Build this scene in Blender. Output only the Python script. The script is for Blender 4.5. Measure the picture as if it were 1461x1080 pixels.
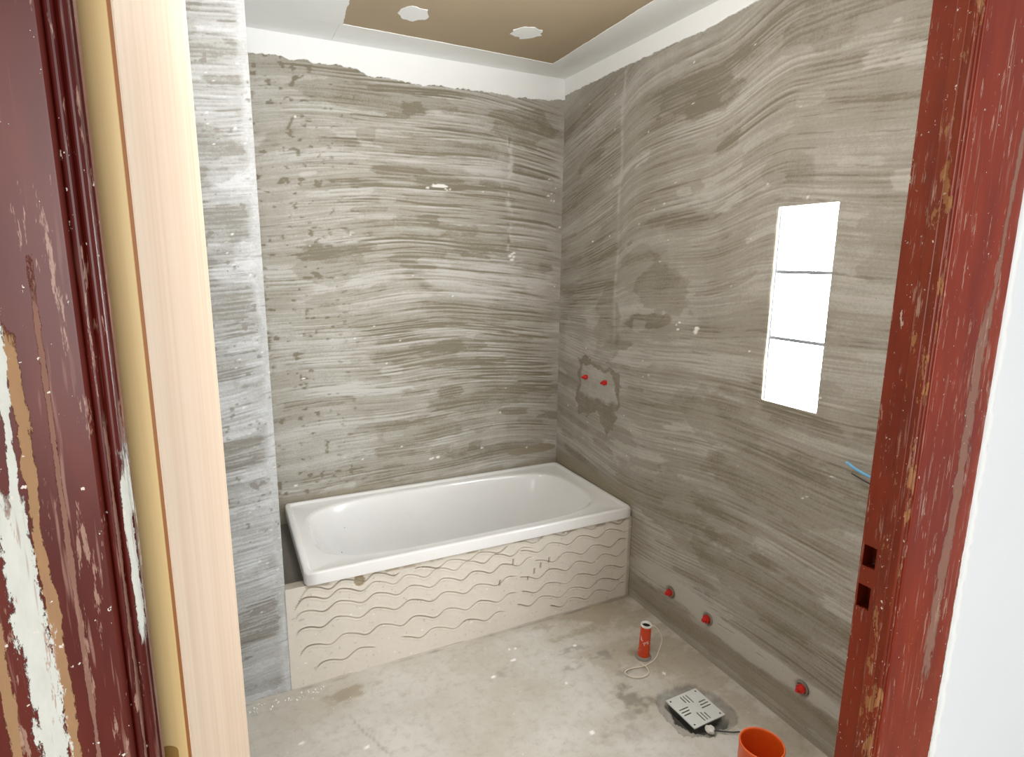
import bpy, bmesh, math, random
import numpy as np
from mathutils import Vector, Matrix

for o in list(bpy.data.objects): bpy.data.objects.remove(o)
S = bpy.context.scene
COL = S.collection

# ------------------------------------------------------------------ camera
CX, CY, CZ = -1.6106, -2.7236, 1.5125
YAW, PIT, ROL = math.radians(26.129), math.radians(-11.046), math.radians(0.569)
cd = bpy.data.cameras.new('camera'); cam = bpy.data.objects.new('camera', cd); COL.objects.link(cam)
F = Vector((math.sin(YAW)*math.cos(PIT), math.cos(YAW)*math.cos(PIT), math.sin(PIT)))
R0 = Vector((math.cos(YAW), -math.sin(YAW), 0)); U0 = R0.cross(F)
RR = math.cos(ROL)*R0 + math.sin(ROL)*U0; UU = -math.sin(ROL)*R0 + math.cos(ROL)*U0
cam.matrix_world = Matrix(((RR.x, UU.x, -F.x, CX), (RR.y, UU.y, -F.y, CY), (RR.z, UU.z, -F.z, CZ), (0, 0, 0, 1)))
cd.sensor_width = 36; cd.lens = 853.1/1461*36; cd.clip_start = 0.02; cd.clip_end = 100
S.camera = cam

# ------------------------------------------------------------------ world, light, exposure
w = bpy.data.worlds.new('sky'); S.world = w; w.use_nodes = True
bg = w.node_tree.nodes['Background']; bg.inputs[0].default_value = (0.93, 0.97, 1.0, 1); bg.inputs[1].default_value = 0.45
ld = bpy.data.lights.new('hall_daylight', 'AREA'); ld.shape = 'RECTANGLE'; ld.size = 1.3; ld.size_y = 1.9; ld.energy = 84; ld.color = (1.0, 0.99, 0.975)
lo = bpy.data.objects.new('hall_daylight', ld); COL.objects.link(lo); lo.location = (-1.75, -5.6, 1.55)
lo.rotation_euler = (Vector((-.75, -.4, 1.35))-Vector(lo.location)).to_track_quat('-Z', 'Y').to_euler()
WINDOW_GLOW = 66.0
FILL_GLOW = 80.0  # emission strength of the added fill globe
S.view_settings.view_transform = 'Standard'; S.view_settings.look = 'None'; S.view_settings.gamma = 1.0
S.view_settings.use_curve_mapping = False; S.view_settings.exposure = 0.0

# ------------------------------------------------------------------ node helpers
def lin(c):
    return tuple(((x/255)/12.92 if x/255 <= 0.04045 else ((x/255+0.055)/1.055)**2.4) for x in c) + (1,)
class NT:
    def __init__(s, name, rough=0.8, spec=0.5):
        s.m = bpy.data.materials.new(name); s.m.use_nodes = True; s.t = s.m.node_tree
        s.b = s.t.nodes['Principled BSDF']; s.b.inputs['Roughness'].default_value = rough
        s.b.inputs['Specular IOR Level'].default_value = spec
        s.co = s.t.nodes.new('ShaderNodeTexCoord').outputs['Object']
    def n(s, ty, **kw):
        nd = s.t.nodes.new(ty)
        for k, v in kw.items(): setattr(nd, k, v)
        return nd
    def link(s, a, b): s.t.links.new(a, b)
    def put(s, sock, v):
        if hasattr(v, 'is_output') or hasattr(v, 'links'): s.link(v, sock)
        else: sock.default_value = v
    def attr(s, name): return s.n('ShaderNodeAttribute', attribute_name=name).outputs['Fac']
    def map(s, scale, off=(0, 0, 0)):
        nd = s.n('ShaderNodeMapping'); s.link(s.co, nd.inputs[0]); nd.inputs['Scale'].default_value = scale; nd.inputs['Location'].default_value = off
        return nd.outputs[0]
    def noise(s, scale, st=(1, 1, 1), det=4, rough=.55, off=(0, 0, 0), dist=0):
        nd = s.n('ShaderNodeTexNoise'); s.link(s.map(st, off), nd.inputs['Vector'])
        nd.inputs['Scale'].default_value = scale; nd.inputs['Detail'].default_value = det; nd.inputs['Roughness'].default_value = rough
        nd.inputs['Distortion'].default_value = dist
        return nd.outputs['Fac']
    def step(s, v, a, b):      # smooth ramp 0..1 between a and b
        nd = s.n('ShaderNodeMapRange', interpolation_type='SMOOTHSTEP'); s.put(nd.inputs[0], v)
        nd.inputs[1].default_value = a; nd.inputs[2].default_value = b
        return nd.outputs[0]
    def math(s, op, a, b=0.0):
        nd = s.n('ShaderNodeMath', operation=op); s.put(nd.inputs[0], a); s.put(nd.inputs[1], b); return nd.outputs[0]
    def mix(s, f, a, b, mode='MIX'):
        nd = s.n('ShaderNodeMix', data_type='RGBA', blend_type=mode); s.put(nd.inputs[0], f); s.put(nd.inputs[6], a); s.put(nd.inputs[7], b); return nd.outputs[2]
    def axis(s, i):
        nd = s.n('ShaderNodeSeparateXYZ'); s.link(s.co, nd.inputs[0]); return nd.outputs[i]
    def bump(s, h, dist, strength=1.0):
        nd = s.n('ShaderNodeBump'); s.link(h, nd.inputs['Height']); nd.inputs['Distance'].default_value = dist; nd.inputs['Strength'].default_value = strength
        s.link(nd.outputs[0], s.b.inputs['Normal'])
    def out(s, col, rough=None):
        s.put(s.b.inputs['Base Color'], col)
        if rough is not None: s.put(s.b.inputs['Roughness'], rough)
        return s.m

def mat_plaster(name, dark, mid, light, ax=0, warm=(0.30, 0.26, 0.19, 1)):
    k = NT(name, .92, .25)
    tone = k.attr('tone'); fv = k.attr('flow'); u = k.axis(ax)
    def streak(su, sv, det, rough, off):
        cb = k.n('ShaderNodeCombineXYZ'); k.put(cb.inputs[0], k.math('MULTIPLY', u, su)); k.put(cb.inputs[1], k.math('MULTIPLY', fv, sv)); cb.inputs[2].default_value = off
        nd = k.n('ShaderNodeTexNoise'); k.link(cb.outputs[0], nd.inputs['Vector']); nd.inputs['Scale'].default_value = 1; nd.inputs['Detail'].default_value = det; nd.inputs['Roughness'].default_value = rough
        return nd.outputs['Fac']
    s1 = streak(5, 150, 4, .7, 0.3); s2 = streak(3.2, 78, 3, .6, 7.7); s3 = streak(9, 230, 3, .6, 3.1)
    n1 = k.noise(110, (1, 1, 1), 6, .72); n2 = k.noise(9, (1, 1, 1), 5, .65); n3 = k.noise(420, (1, 1, 1), 2, .5)
    brk = k.step(k.noise(16, (1, 1, 1.5), 4, .6, (5, 2, 1)), .40, .58)          # where the comb bit into the plaster
    t = k.math('ADD', tone, k.math('MULTIPLY', k.math('SUBTRACT', n1, .5), .60))
    t = k.math('ADD', t, k.math('MULTIPLY', k.math('SUBTRACT', n2, .5), .45))
    t = k.math('ADD', t, k.math('MULTIPLY', k.math('MULTIPLY', k.math('SUBTRACT', s1, .5), .80), k.math('ADD', k.math('MULTIPLY', brk, .8), .2)))
    t = k.math('ADD', t, k.math('MULTIPLY', k.math('SUBTRACT', n3, .5), .28))
    c = k.mix(k.step(t, .0, .5), dark, mid); c = k.mix(k.step(t, .45, 1.0), c, light)
    ln = k.math('MULTIPLY', k.step(s2, .60, .66), k.math('MULTIPLY', brk, .42)); c = k.mix(ln, c, tuple(x*.62 for x in dark[:3])+(1,))
    l2 = k.math('MULTIPLY', k.step(s3, .66, .72), .25); c = k.mix(l2, c, tuple(min(1, x*1.12) for x in light[:3])+(1,))
    c = k.mix(k.attr('warm'), c, warm)
    pit = k.step(k.noise(120, (1, 1, 1.6), 2, .5, (3, 1, 7)), .70, .76)
    c = k.mix(k.math('MULTIPLY', pit, .55), c, lin((92, 86, 76)))
    c = k.mix(k.attr('speck'), c, lin((236, 234, 228)))
    k.bump(k.math('ADD', n1, k.math('MULTIPLY', s1, .8)), .0016, .7)
    return k.out(c)
M = {}
M['plaster_back'] = mat_plaster('plaster_back', lin((131, 124, 107)), lin((166, 161, 150)), lin((196, 194, 188)), 0)
M['plaster_right'] = mat_plaster('plaster_right', lin((128, 121, 106)), lin((157, 151, 140)), lin((184, 181, 173)), 1)
M['plaster_pier'] = mat_plaster('plaster_pier', lin((146, 143, 136)), lin((180, 181, 179)), lin((208, 210, 211)), 0)
def mat_apron():
    k = NT('apron_plaster', .9, .25)
    n = k.noise(60, (1, 1, 1), 5, .6); n2 = k.noise(5, (1, 1, 1), 3)
    c = k.mix(n2, lin((214, 206, 193)), lin((228, 222, 212))); c = k.mix(k.math('MULTIPLY', n, .5), c, lin((204, 197, 184)))
    c = k.mix(k.attr('tone'), c, lin((120, 104, 82)))
    c = k.mix(k.attr('warm'), c, lin((150, 134, 106)))
    c = k.mix(k.attr('speck'), c, lin((238, 235, 228)))
    k.bump(n, .001, .5)
    return k.out(c)
M['apron'] = mat_apron()
def mat_floor():
    k = NT('dusty_concrete', .88, .3)
    n = k.noise(2.2, (1, 1, 1), 5, .6); n2 = k.noise(28, (1, 1, 1), 6, .7); n3 = k.noise(170, (1, 1, 1), 3, .6)
    c = k.mix(k.step(n, .3, .7), lin((184, 177, 164)), lin((208, 205, 198)))
    c = k.mix(k.math('MULTIPLY', k.step(n2, .45, .75), .45), c, lin((158, 148, 131)))
    c = k.mix(k.math('MULTIPLY', k.step(n3, .62, .72), .4), c, lin((140, 132, 118)))
    c = k.mix(k.math('MULTIPLY', k.step(k.noise(60, (1, 1, 1), 2, .5, (9, 2, 0)), .74, .78), .6), c, lin((228, 226, 222)))
    c = k.mix(k.attr('warm'), c, lin((150, 134, 108)))
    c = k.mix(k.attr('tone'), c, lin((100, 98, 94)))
    c = k.mix(k.attr('speck'), c, lin((240, 239, 236)))
    k.bump(n2, .002, .5)
    return k.out(c)
M['floor'] = mat_floor()
def mat_paint(name, col, col2, rough=.8):
    k = NT(name, rough, .3); n = k.noise(7, (1, 1, 1), 4); n2 = k.noise(120, (1, 1, 1), 3)
    c = k.mix(n, lin(col), lin(col2)); k.bump(n2, .0006, .4); return k.out(c)
M['compound'] = mat_paint('joint_compound', (243, 243, 241), (237, 238, 236))
M['whitewall'] = mat_paint('white_wall_paint', (226, 230, 231), (234, 236, 237))
M['drywall'] = mat_paint('drywall_paper', (178, 160, 133), (170, 153, 128))
M['raw'] = mat_paint('rough_cement', (150, 145, 135), (120, 114, 104), .95)
def mat_enamel():
    k = NT('white_enamel', .12, .5)
    n = k.noise(6, (1, 1, 1), 4); d = k.math('MULTIPLY', k.step(k.noise(55, (1, 1, 1), 3, .6, (4, 4, 1)), .66, .74), .35)
    c = k.mix(n, lin((238, 238, 237)), lin((231, 230, 227))); c = k.mix(d, c, lin((205, 198, 184)))
    sp = k.step(k.noise(38, (1, 1, 1), 1, .3, (1, 7, 2)), .83, .845); c = k.mix(sp, c, lin((120, 112, 100)))
    return k.out(c, k.math('ADD', k.math('MULTIPLY', d, .8), .16))
M['enamel'] = mat_enamel()
def mat_plain(name, col, rough=.5, metal=0, spec=.5, var=.12):
    k = NT(name, rough, spec); k.b.inputs['Metallic'].default_value = metal
    n = k.noise(60, (1, 1, 1), 3); c = k.mix(k.math('MULTIPLY', n, var*2), lin(col), tuple(x*.55 for x in lin(col)[:3])+(1,))
    return k.out(c)
M['red_plastic'] = mat_plain('red_plastic', (206, 42, 34), .4)
M['orange'] = mat_plain('orange_pvc', (222, 92, 26), .38, var=.15)
M['steel'] = mat_plain('brushed_steel_cover', (222, 224, 221), .5, .15)
M['screw'] = mat_plain('dull_screw', (96, 92, 84), .5, .6)
M['brass'] = mat_plain('aged_brass', (176, 138, 72), .4, .15)
M['blue'] = mat_plain('blue_wire', (104, 170, 214), .35)
M['black'] = mat_plain('black_wire_bore_shade', (58, 52, 46), .6)  # also the shade colour inside the thin pipe
M['string'] = mat_plain('pale_string', (226, 218, 200), .7)
M['chunk'] = mat_plain('white_plaster', (228, 226, 220), .9, 0, .2)
M['mortar'] = mat_plain('window_mortar', (150, 156, 164), .8)
def mat_smear():
    k = NT('orange_pvc_smeared', .45)
    n = k.noise(45, (1, 1, .5), 4, .6); c = k.mix(k.step(n, .58, .62), lin((204, 66, 28)), lin((224, 214, 200))); return k.out(c)
M['orange_smear'] = mat_smear()
def mat_glass_block():
    k = NT('daylit_glass_block', .08)
    n = k.noise(14, (1, 1, 1), 3); c = k.mix(n, (.90, .96, 1, 1), (.95, .985, 1, 1))
    k.put(k.b.inputs['Emission Color'], c); k.b.inputs['Emission Strength'].default_value = WINDOW_GLOW
    return k.out((.85, .9, .92, 1))
M['glass'] = mat_glass_block()
def mat_wood(name, a, b, rough=.5, gs=1.0):
    k = NT(name, rough, .35)
    n = k.noise(26*gs, (1, 1, .04), 5, .6, (0, 0, 0), .6); n2 = k.noise(5, (1, 1, .3), 3)
    n3 = k.noise(260, (1, 1, .03), 2, .5)
    c = k.mix(k.step(n, .3, .72), lin(a), lin(b)); c = k.mix(k.math('MULTIPLY', k.math('MULTIPLY', n2, n3), .35), c, lin(tuple(int(x*.9) for x in b)))
    k.bump(n3, .0004, .3)
    return k.out(c)
M['pine'] = mat_wood('varnished_pine_edge', (236, 208, 150), (224, 190, 128), .4)
M['veneer'] = mat_wood('pale_veneer', (228, 206, 184), (217, 190, 163), .55)
M['brown'] = mat_wood('brown_veneer_edge', (168, 108, 56), (146, 88, 42), .5)

def mat_redpaint(name, base, base2, bands, chip=.70, fleck=.665, chipcol=(206, 190, 174)):
    # bands: list of (x centre, half width, z low, z high, colour, drift per metre, breakup)
    k = NT(name, .4, .32)
    n = k.noise(22, (1, 1, .22), 4, .6); c = k.mix(k.step(n, .32, .68), lin(base), lin(base2))
    x = k.axis(0); z = k.axis(2)
    edge = k.noise(120, (1, 1, .30), 7, .78, (2, 5, 1)); wob = k.noise(9, (.1, .1, 1), 3, .5, (6, 0, 0))
    allm = None
    for i, (xc, hw, z0, z1, col, drift, brk) in enumerate(bands):
        cx = k.math('ADD', k.math('MULTIPLY', k.math('SUBTRACT', z, z0), drift), xc)
        cx = k.math('ADD', cx, k.math('MULTIPLY', k.math('SUBTRACT', wob, .5), hw*1.2))
        d = k.math('ABSOLUTE', k.math('SUBTRACT', x, cx))
        d = k.math('ADD', d, k.math('MULTIPLY', k.math('SUBTRACT', edge, .5), hw*4.0*brk))
        m = k.math('SUBTRACT', 1.0, k.step(d, hw*.85, hw*1.0))
        zz = k.math('ADD', z, k.math('MULTIPLY', k.math('SUBTRACT', edge, .5), .10))
        m = k.math('MULTIPLY', m, k.math('MULTIPLY', k.step(zz, z0-.01, z0+.005), k.math('SUBTRACT', 1.0, k.step(zz, z1-.005, z1+.01))))
        gr = k.noise(150, (1, 1, .3), 4, .7, (i*3, 0, 0))
        c = k.mix(m, c, k.mix(k.math('MULTIPLY', gr, .5), lin(col), lin(tuple(int(v*.72) for v in col))))
        allm = m if allm is None else k.math('MAXIMUM', allm, m)
    ch = k.step(k.noise(70, (1, 1, .3), 5, .68, (3, 8, 2)), chip, chip+.015)
    c = k.mix(ch, c, lin(chipcol))
    fl = k.step(k.noise(210, (1, 1, .8), 3, .55, (1, 3, 9)), fleck+.03, fleck+.05)
    c = k.mix(fl, c, lin((230, 218, 206)))
    sc = k.math('MULTIPLY', k.step(k.noise(300, (1, 1, .05), 2, .5, (4, 1, 1)), .60, .70), k.math('MULTIPLY', k.step(k.noise(12, (1, 1, .5), 3), .42, .58), .65))
    c = k.mix(sc, c, lin((160, 118, 104)))
    sc2 = k.math('MULTIPLY', k.step(k.noise(150, (1, 1, .12), 5, .75, (9, 4, 3)), .60, .64), .75); c = k.mix(sc2, c, lin((176, 140, 122)))
    al = k.math('MAXIMUM', ch, fl)
    if allm is not None: al = k.math('MAXIMUM', al, allm)
    k.bump(k.math('SUBTRACT', 1.0, al), .0006, .8)
    return k.out(c, k.math('ADD', k.math('MULTIPLY', al, .5), .33))

# ------------------------------------------------------------------ mesh helpers
def tag(o, label=None, cat=None, group=None, kind=None):
    if label: o['label'] = label
    if cat: o['category'] = cat
    if group: o['group'] = group
    if kind: o['kind'] = kind
    return o
def obj(name, me, mat=None, parent=None):
    o = bpy.data.objects.new(name, me); COL.objects.link(o)
    if mat and not me.materials: me.materials.append(M[mat] if isinstance(mat, str) else mat)
    if parent: o.parent = parent; o.matrix_parent_inverse = parent.matrix_world.inverted()
    return o
def empty(name, loc=(0, 0, 0)):
    o = bpy.data.objects.new(name, None); COL.objects.link(o); o.location = loc; o.empty_display_size = .05
    o.matrix_world = Matrix.Translation(loc)
    return o
def from_bm(name, bm, mat, parent=None, smooth=False, bevel=0, seg=2):
    bmesh.ops.recalc_face_normals(bm, faces=bm.faces)
    me = bpy.data.meshes.new(name); bm.to_mesh(me); bm.free()
    if smooth: me.polygons.foreach_set('use_smooth', [True]*len(me.polygons))
    o = obj(name, me, mat, parent)
    if bevel:
        md = o.modifiers.new('bevel', 'BEVEL'); md.width = bevel; md.segments = seg; md.limit_method = 'ANGLE'
    return o
def bbox(bm, x0, x1, y0, y1, z0, z1):
    v = [bm.verts.new((x, y, z)) for x in (x0, x1) for y in (y0, y1) for z in (z0, z1)]
    for f in ((0, 1, 3, 2), (4, 6, 7, 5), (0, 4, 5, 1), (2, 3, 7, 6), (0, 2, 6, 4), (1, 5, 7, 3)): bm.faces.new([v[i] for i in f])
def boxes(*bs):
    bm = bmesh.new()
    for b in bs: bbox(bm, *b)
    return bm
def tube(bm, pts, r, seg=8, cap=True):
    pts = [Vector(p) for p in pts]; rings = []; n = len(pts)
    rs = r if isinstance(r, (list, tuple)) else [r]*n
    ref = Vector((0.13, 0.31, 0.94))
    for i, p in enumerate(pts):
        t = (pts[min(i+1, n-1)]-pts[max(i-1, 0)]).normalized()
        a = t.cross(ref)
        if a.length < .05: a = t.cross(Vector((1, 0, 0)))
        a.normalize(); b = t.cross(a)
        rings.append([bm.verts.new(p+rs[i]*(math.cos(q)*a+math.sin(q)*b)) for q in [2*math.pi*j/seg for j in range(seg)]])
    for i in range(n-1):
        for j in range(seg): bm.faces.new((rings[i][j], rings[i][(j+1) % seg], rings[i+1][(j+1) % seg], rings[i+1][j]))
    if cap: bm.faces.new(rings[0][::-1]); bm.faces.new(rings[-1])
def lathe(bm, prof, mw=Matrix.Identity(4), seg=24, closed=False):
    # prof: list of (r, h); axis = local Z
    rings = []
    for r, h in prof:
        if r < 1e-6: rings.append([bm.verts.new(mw @ Vector((0, 0, h)))])
        else: rings.append([bm.verts.new(mw @ Vector((r*math.cos(2*math.pi*j/seg), r*math.sin(2*math.pi*j/seg), h))) for j in range(seg)])
    pairs = list(zip(rings, rings[1:])) + ([(rings[-1], rings[0])] if closed else [])
    for a, b in pairs:
        for j in range(seg):
            q = [a[j % len(a)], a[(j+1) % len(a)], b[(j+1) % len(b)], b[j % len(b)]]
            q2 = []
            for v in q:
                if v not in q2: q2.append(v)
            if len(q2) > 2: bm.faces.new(q2)
def smooth_path(pts, n=10):
    P = [Vector(p) for p in pts]; P = [2*P[0]-P[1]]+P+[2*P[-1]-P[-2]]; out = []
    for i in range(1, len(P)-2):
        for k in range(n):
            t = k/n; a, b, c, d = P[i-1], P[i], P[i+1], P[i+2]
            out.append(.5*((2*b)+(-a+c)*t+(2*a-5*b+4*c-d)*t*t+(-a+3*b-3*c+d)*t**3))
    out.append(P[-2]); return out

# numpy noise
RNG = np.random.default_rng(11); TAB = RNG.random((256, 256))
def vn(x, y, s=0):
    x = x+s*17.13; y = y+s*5.77
    ix = np.floor(x).astype(int); iy = np.floor(y).astype(int); fx = x-ix; fy = y-iy
    fx = fx*fx*(3-2*fx); fy = fy*fy*(3-2*fy); g = lambda a, b: TAB[a % 256, b % 256]
    return (g(ix, iy)*(1-fx)+g(ix+1, iy)*fx)*(1-fy)+(g(ix, iy+1)*(1-fx)+g(ix+1, iy+1)*fx)*fy
def fbm(x, y, s=0, o=4, r=.5):
    t = 0; a = 1; z = 0
    for i in range(o): t = t+a*vn(x*2**i, y*2**i, s+i*3); z += a; a *= r
    return t/z
def ss(a, b, x):
    t = np.clip((x-a)/(b-a), 0, 1); return t*t*(3-2*t)
def axis_coords(segs):
    out = [np.array([segs[0][0]])]
    for a, b, d in segs: out.append(np.linspace(a, b, max(1, round(abs(b-a)/d))+1)[1:])
    return np.concatenate(out)
def grid_mesh(name, P, attrs, skip=None, extra=()):
    # P: (nu, nv, 3); extra: solid boxes added behind the relief in the same mesh
    nu, nv = P.shape[:2]; idx = np.arange(nu*nv).reshape(nu, nv)
    Q = np.stack([idx[:-1, :-1], idx[1:, :-1], idx[1:, 1:], idx[:-1, 1:]], -1)
    if skip is not None: Q = Q[~skip]
    Q = Q.reshape(-1, 4); V = P.reshape(-1, 3); nA = len(V)
    for b in extra:
        x0, x1, y0, y1, z0, z1 = b; base = len(V)
        V = np.vstack([V, [(x, y, z) for x in (x0, x1) for y in (y0, y1) for z in (z0, z1)]])
        Q = np.vstack([Q, np.array([(0, 1, 3, 2), (4, 6, 7, 5), (0, 4, 5, 1), (2, 3, 7, 6), (0, 2, 6, 4), (1, 5, 7, 3)])+base])
    me = bpy.data.meshes.new(name); me.vertices.add(len(V)); me.vertices.foreach_set('co', V.astype(np.float32).ravel())
    me.loops.add(Q.size); me.loops.foreach_set('vertex_index', Q.astype(np.int32).ravel())
    me.polygons.add(len(Q)); me.polygons.foreach_set('loop_start', np.arange(0, Q.size, 4, dtype=np.int32))
    sm = np.ones(len(Q), bool); sm[len(Q)-6*len(extra):] = False
    me.polygons.foreach_set('use_smooth', sm)
    for k, a in attrs.items():
        at = me.attributes.new(k, 'FLOAT', 'POINT'); v = np.zeros(len(V), np.float32); v[:nA] = a.ravel(); v[nA:] = .5 if k == 'tone' else 0
        at.data.foreach_set('value', v)
    me.update(calc_edges=True); me.validate()
    return me
class Relief:
    """height and tone fields of a trowelled surface on a (u, v) grid"""
    def __init__(s, us, vs, seed):
        s.us, s.vs = us, vs; s.U, s.V = np.meshgrid(us, vs, indexing='ij'); s.r = np.random.default_rng(seed)
        s.H = np.zeros_like(s.U); s.T = np.zeros_like(s.U); s.W = np.zeros_like(s.U); s.K = np.zeros_like(s.U); s.dv = abs(vs[1]-vs[0]); s.seed = seed
    def stroke(s, uc, vc, amp, sig=.003, lip=.7, dark=.4, wide=6):
        # uc, vc: sampled centre line (uc increasing)
        i0, i1 = np.searchsorted(s.us, [uc[0], uc[-1]])
        if i1-i0 < 3: return
        i = np.arange(i0, i1); c = np.interp(s.us[i], uc, vc); A = np.interp(s.us[i], uc, amp)
        m = max(3, int(wide*sig/s.dv)); b = np.searchsorted(s.vs, c)
        J = b[:, None]+np.arange(-m, m+1)[None]; ok = (J >= 0) & (J < len(s.vs)); J = np.clip(J, 0, len(s.vs)-1)
        d = s.vs[J]-c[:, None]; g = np.exp(-(d/sig)**2); l = np.exp(-((d+2.0*sig)/(1.1*sig))**2)
        I = np.repeat(i[:, None], J.shape[1], 1)
        np.add.at(s.H, (I[ok], J[ok]), ((-g+lip*l)*A[:, None]*.0016)[ok])
        np.add.at(s.T, (I[ok], J[ok]), ((-g*dark+l*lip*.26)*A[:, None])[ok])  # dark grooves, light lips: relief shading put into the tone
    def combs(s, n, flow, u0, u1, v0, v1, ln=(.25, .9), lines=(2, 7), sp=(.006, .02), amp=(.4, 1), sig=(.0022, .004)):
        r = s.r
        for _ in range(n):
            L = r.uniform(*ln); a = r.uniform(u0-.3*L, u1-.4*L); b = min(a+L, u1); a = max(a, u0); vv = r.uniform(v0, v1)
            if b-a < .05: continue
            uc = np.linspace(a, b, 40); fl = flow(uc, np.full_like(uc, vv)); k = r.integers(*lines); A = r.uniform(*amp); off = 0
            tilt = r.normal(0, .02); ph = r.uniform(0, 9)
            for q in range(k):
                e0, e1 = r.uniform(0, .25, 2); t = np.linspace(0, 1, 40)
                env = ss(0, .06+e0, t-e0*.5)*(1-ss(1-e1-.08, 1-e1*.4, t))*(.55+.9*vn(uc*14, np.full_like(uc, vv*40+q*3.1), s.seed))
                s.stroke(uc, vv+off+fl+tilt*(uc-a)+.003*np.sin(uc*9+ph), env*A*r.uniform(.5, 1.1), r.uniform(*sig))
                off += r.uniform(*sp)*(1 if q % 3 else 1.4)
    def base(s, flow, su=1.3, sv=16):
        Wv = s.V-flow(s.U, s.V)
        b = fbm(s.U*su, Wv*sv, s.seed, 3); f = fbm(s.U*su*1.6, Wv*sv*5.5, s.seed+9, 3, .7); g = fbm(s.U*5, s.V*5, s.seed+4, 4)
        s.Wv = Wv
        s.T += .56+.75*(b-.5)+.50*(f-.5)+.30*(g-.5); s.H += .002*(b-.5)+.0022*(f-.5)+.003*(g-.5)
    def patches(s, n, u0, u1, v0, v1, ru=(.04, .18), rv=(.008, .032)):   # trowel marks that follow the sweep
        for _ in range(n):
            cu, cv, a_, b_ = s.r.uniform(u0, u1), s.r.uniform(v0, v1), s.r.uniform(*ru), s.r.uniform(*rv); k_ = int(s.r.integers(0, 90))
            i = slice(*np.searchsorted(s.us, [cu-2*a_, cu+2*a_])); j = slice(*np.searchsorted(s.vs, [cv-.35, cv+.35]))
            U_, V_ = s.U[i, j], s.Wv[i, j]
            if U_.size == 0: continue
            d = np.maximum(np.abs(U_-cu)/a_, np.abs(V_-cv)/b_)*.6+.4*np.hypot((U_-cu)/a_, (V_-cv)/b_)+.9*(fbm(U_*13, V_*55, k_, 4)-.5)
            m = (1-ss(.90, 1.0, d))*s.r.uniform(.5, 1); t = s.r.choice([.12, .22, .30, .66, .78, .9])
            s.T[i, j] = s.T[i, j]*(1-m)+m*(t+.45*(s.T[i, j]-.5)); s.H[i, j] = s.H[i, j]*(1-.5*m)+.0006*m*(t-.4)
    def smear(s, mask, tone, keep=.25):     # floated smooth area
        mask = mask*.85
        s.T = s.T*(1-mask)+mask*(tone+keep*(s.T-.5)); s.H = s.H*(1-.7*mask)+.0012*mask
    def blob(s, cu, cv, ru, rv, rag=.35, f=9, soft=.06):
        sd = s.seed+int(abs(cu)*70+cv*130) % 40
        d = np.hypot((s.U-cu)/ru, (s.V-cv)/rv)+rag*2.6*(fbm(s.U*f, s.V*f*1.6, sd, 5, .6)-.5)+rag*1.2*(vn(s.U*4+sd, s.V*17, sd)-.5)
        return 1-ss(1-soft, 1+soft, d)
    def specks(s, n, box, size=(.002, .005)):
        u0, u1, v0, v1 = box
        for _ in range(n):
            a, b, q = s.r.uniform(u0, u1), s.r.uniform(v0, v1), s.r.uniform(*size); asp = s.r.uniform(.6, 1.8)
            i = slice(*np.searchsorted(s.us, [a-.03, a+.03])); j = slice(*np.searchsorted(s.vs, [b-.03, b+.03]))
            s.K[i, j] = np.maximum(s.K[i, j], 1-ss(.7, 1.2, np.hypot((s.U[i, j]-a)/(q*asp), (s.V[i, j]-b)/q)))
    def attrs(s): return {'tone': np.clip(s.T, -.4, 1.4), 'warm': np.clip(s.W, 0, 1), 'speck': np.clip(s.K, 0, 1), 'flow': s.Wv}

# ------------------------------------------------------------------ dimensions
HC = 2.391                     # ceiling
PX, PY = -1.478, -0.688        # pier arris
LX = -1.84                     # left wall of the room
FY = CY+0.430                  # room face of the door wall
TZ = 0.437                     # tub rim height
WY0, WY1, WZ0, WZ1 = -1.545, -1.334, 1.067, 1.690

# ------------------------------------------------------------------ back wall (u = x, v = z)
def flow_b(u, v):
    up = ss(.7, 2.0, v); x = u+.78
    arch = -.12*x*x*(.15+.85*up)+.018*np.sin(x*3.2+.6)*(1-up)
    return arch+.018*(vn(u*2.1, v*2.3, 5)-.5)*2+.007*np.sin(u*7+v*5)
us = axis_coords([(PX-.10, .004, .0075)]); vs = axis_coords([(0.0, .40, .02), (.40, HC-.0, .0031)])
vs = axis_coords([(.30, HC, .0031)])
b = Relief(us, vs, 3); b.base(flow_b, 1.3, 19); b.patches(120, -1.35, 0, .45, 2.28)
b.combs(150, flow_b, -1.35, 0, .42, 2.3, (.3, 1.1))
b.combs(60, flow_b, -1.10, 0, .9, 2.2, (.5, 1.2), (1, 3), (.02, .05), (.9, 1.5), (.0035, .005))
b.combs(26, flow_b, -1.48, -1.0, .5, 2.2, (.2, .5), (2, 6))
for (cu, cv, ru, rv, tn) in ((-1.16, 1.50, .15, .07, .20), (-.80, 1.66, .32, .045, .22), (-.42, 1.62, .16, .06, .25), (-.55, 1.11, .11, .035, .18), (-.60, 1.02, .14, .02, .15),
                             (-.95, 2.20, .40, .05, .22), (-.25, 2.15, .22, .08, .15), (-.6, 2.02, .3, .04, .2), (-.68, .51, .17, .05, .33), (-.92, .49, .10, .05, .36),
                             (-.35, .83, .35, .05, .25), (-.7, .70, .4, .05, .3), (-.4, .55, .3, .03, .2)):
    b.smear(b.blob(cu, cv, ru, rv, .5), tn, .55)
for (cu, cv, ru, rv, tn) in ((-.98, 1.36, .26, .09, .80), (-.45, 1.43, .30, .07, .78), (-1.22, 1.2, .2, .2, .72), (-1.25, .7, .2, .2, .62), (-.9, .93, .35, .03, .82), (-.35, 1.18, .4, .03, .85), (-1.2, 1.85, .15, .2, .62), (-.5, .46, .35, .03, .8)):
    b.smear(b.blob(cu, cv, ru, rv, .5, 7, .25), tn, .75)
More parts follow.
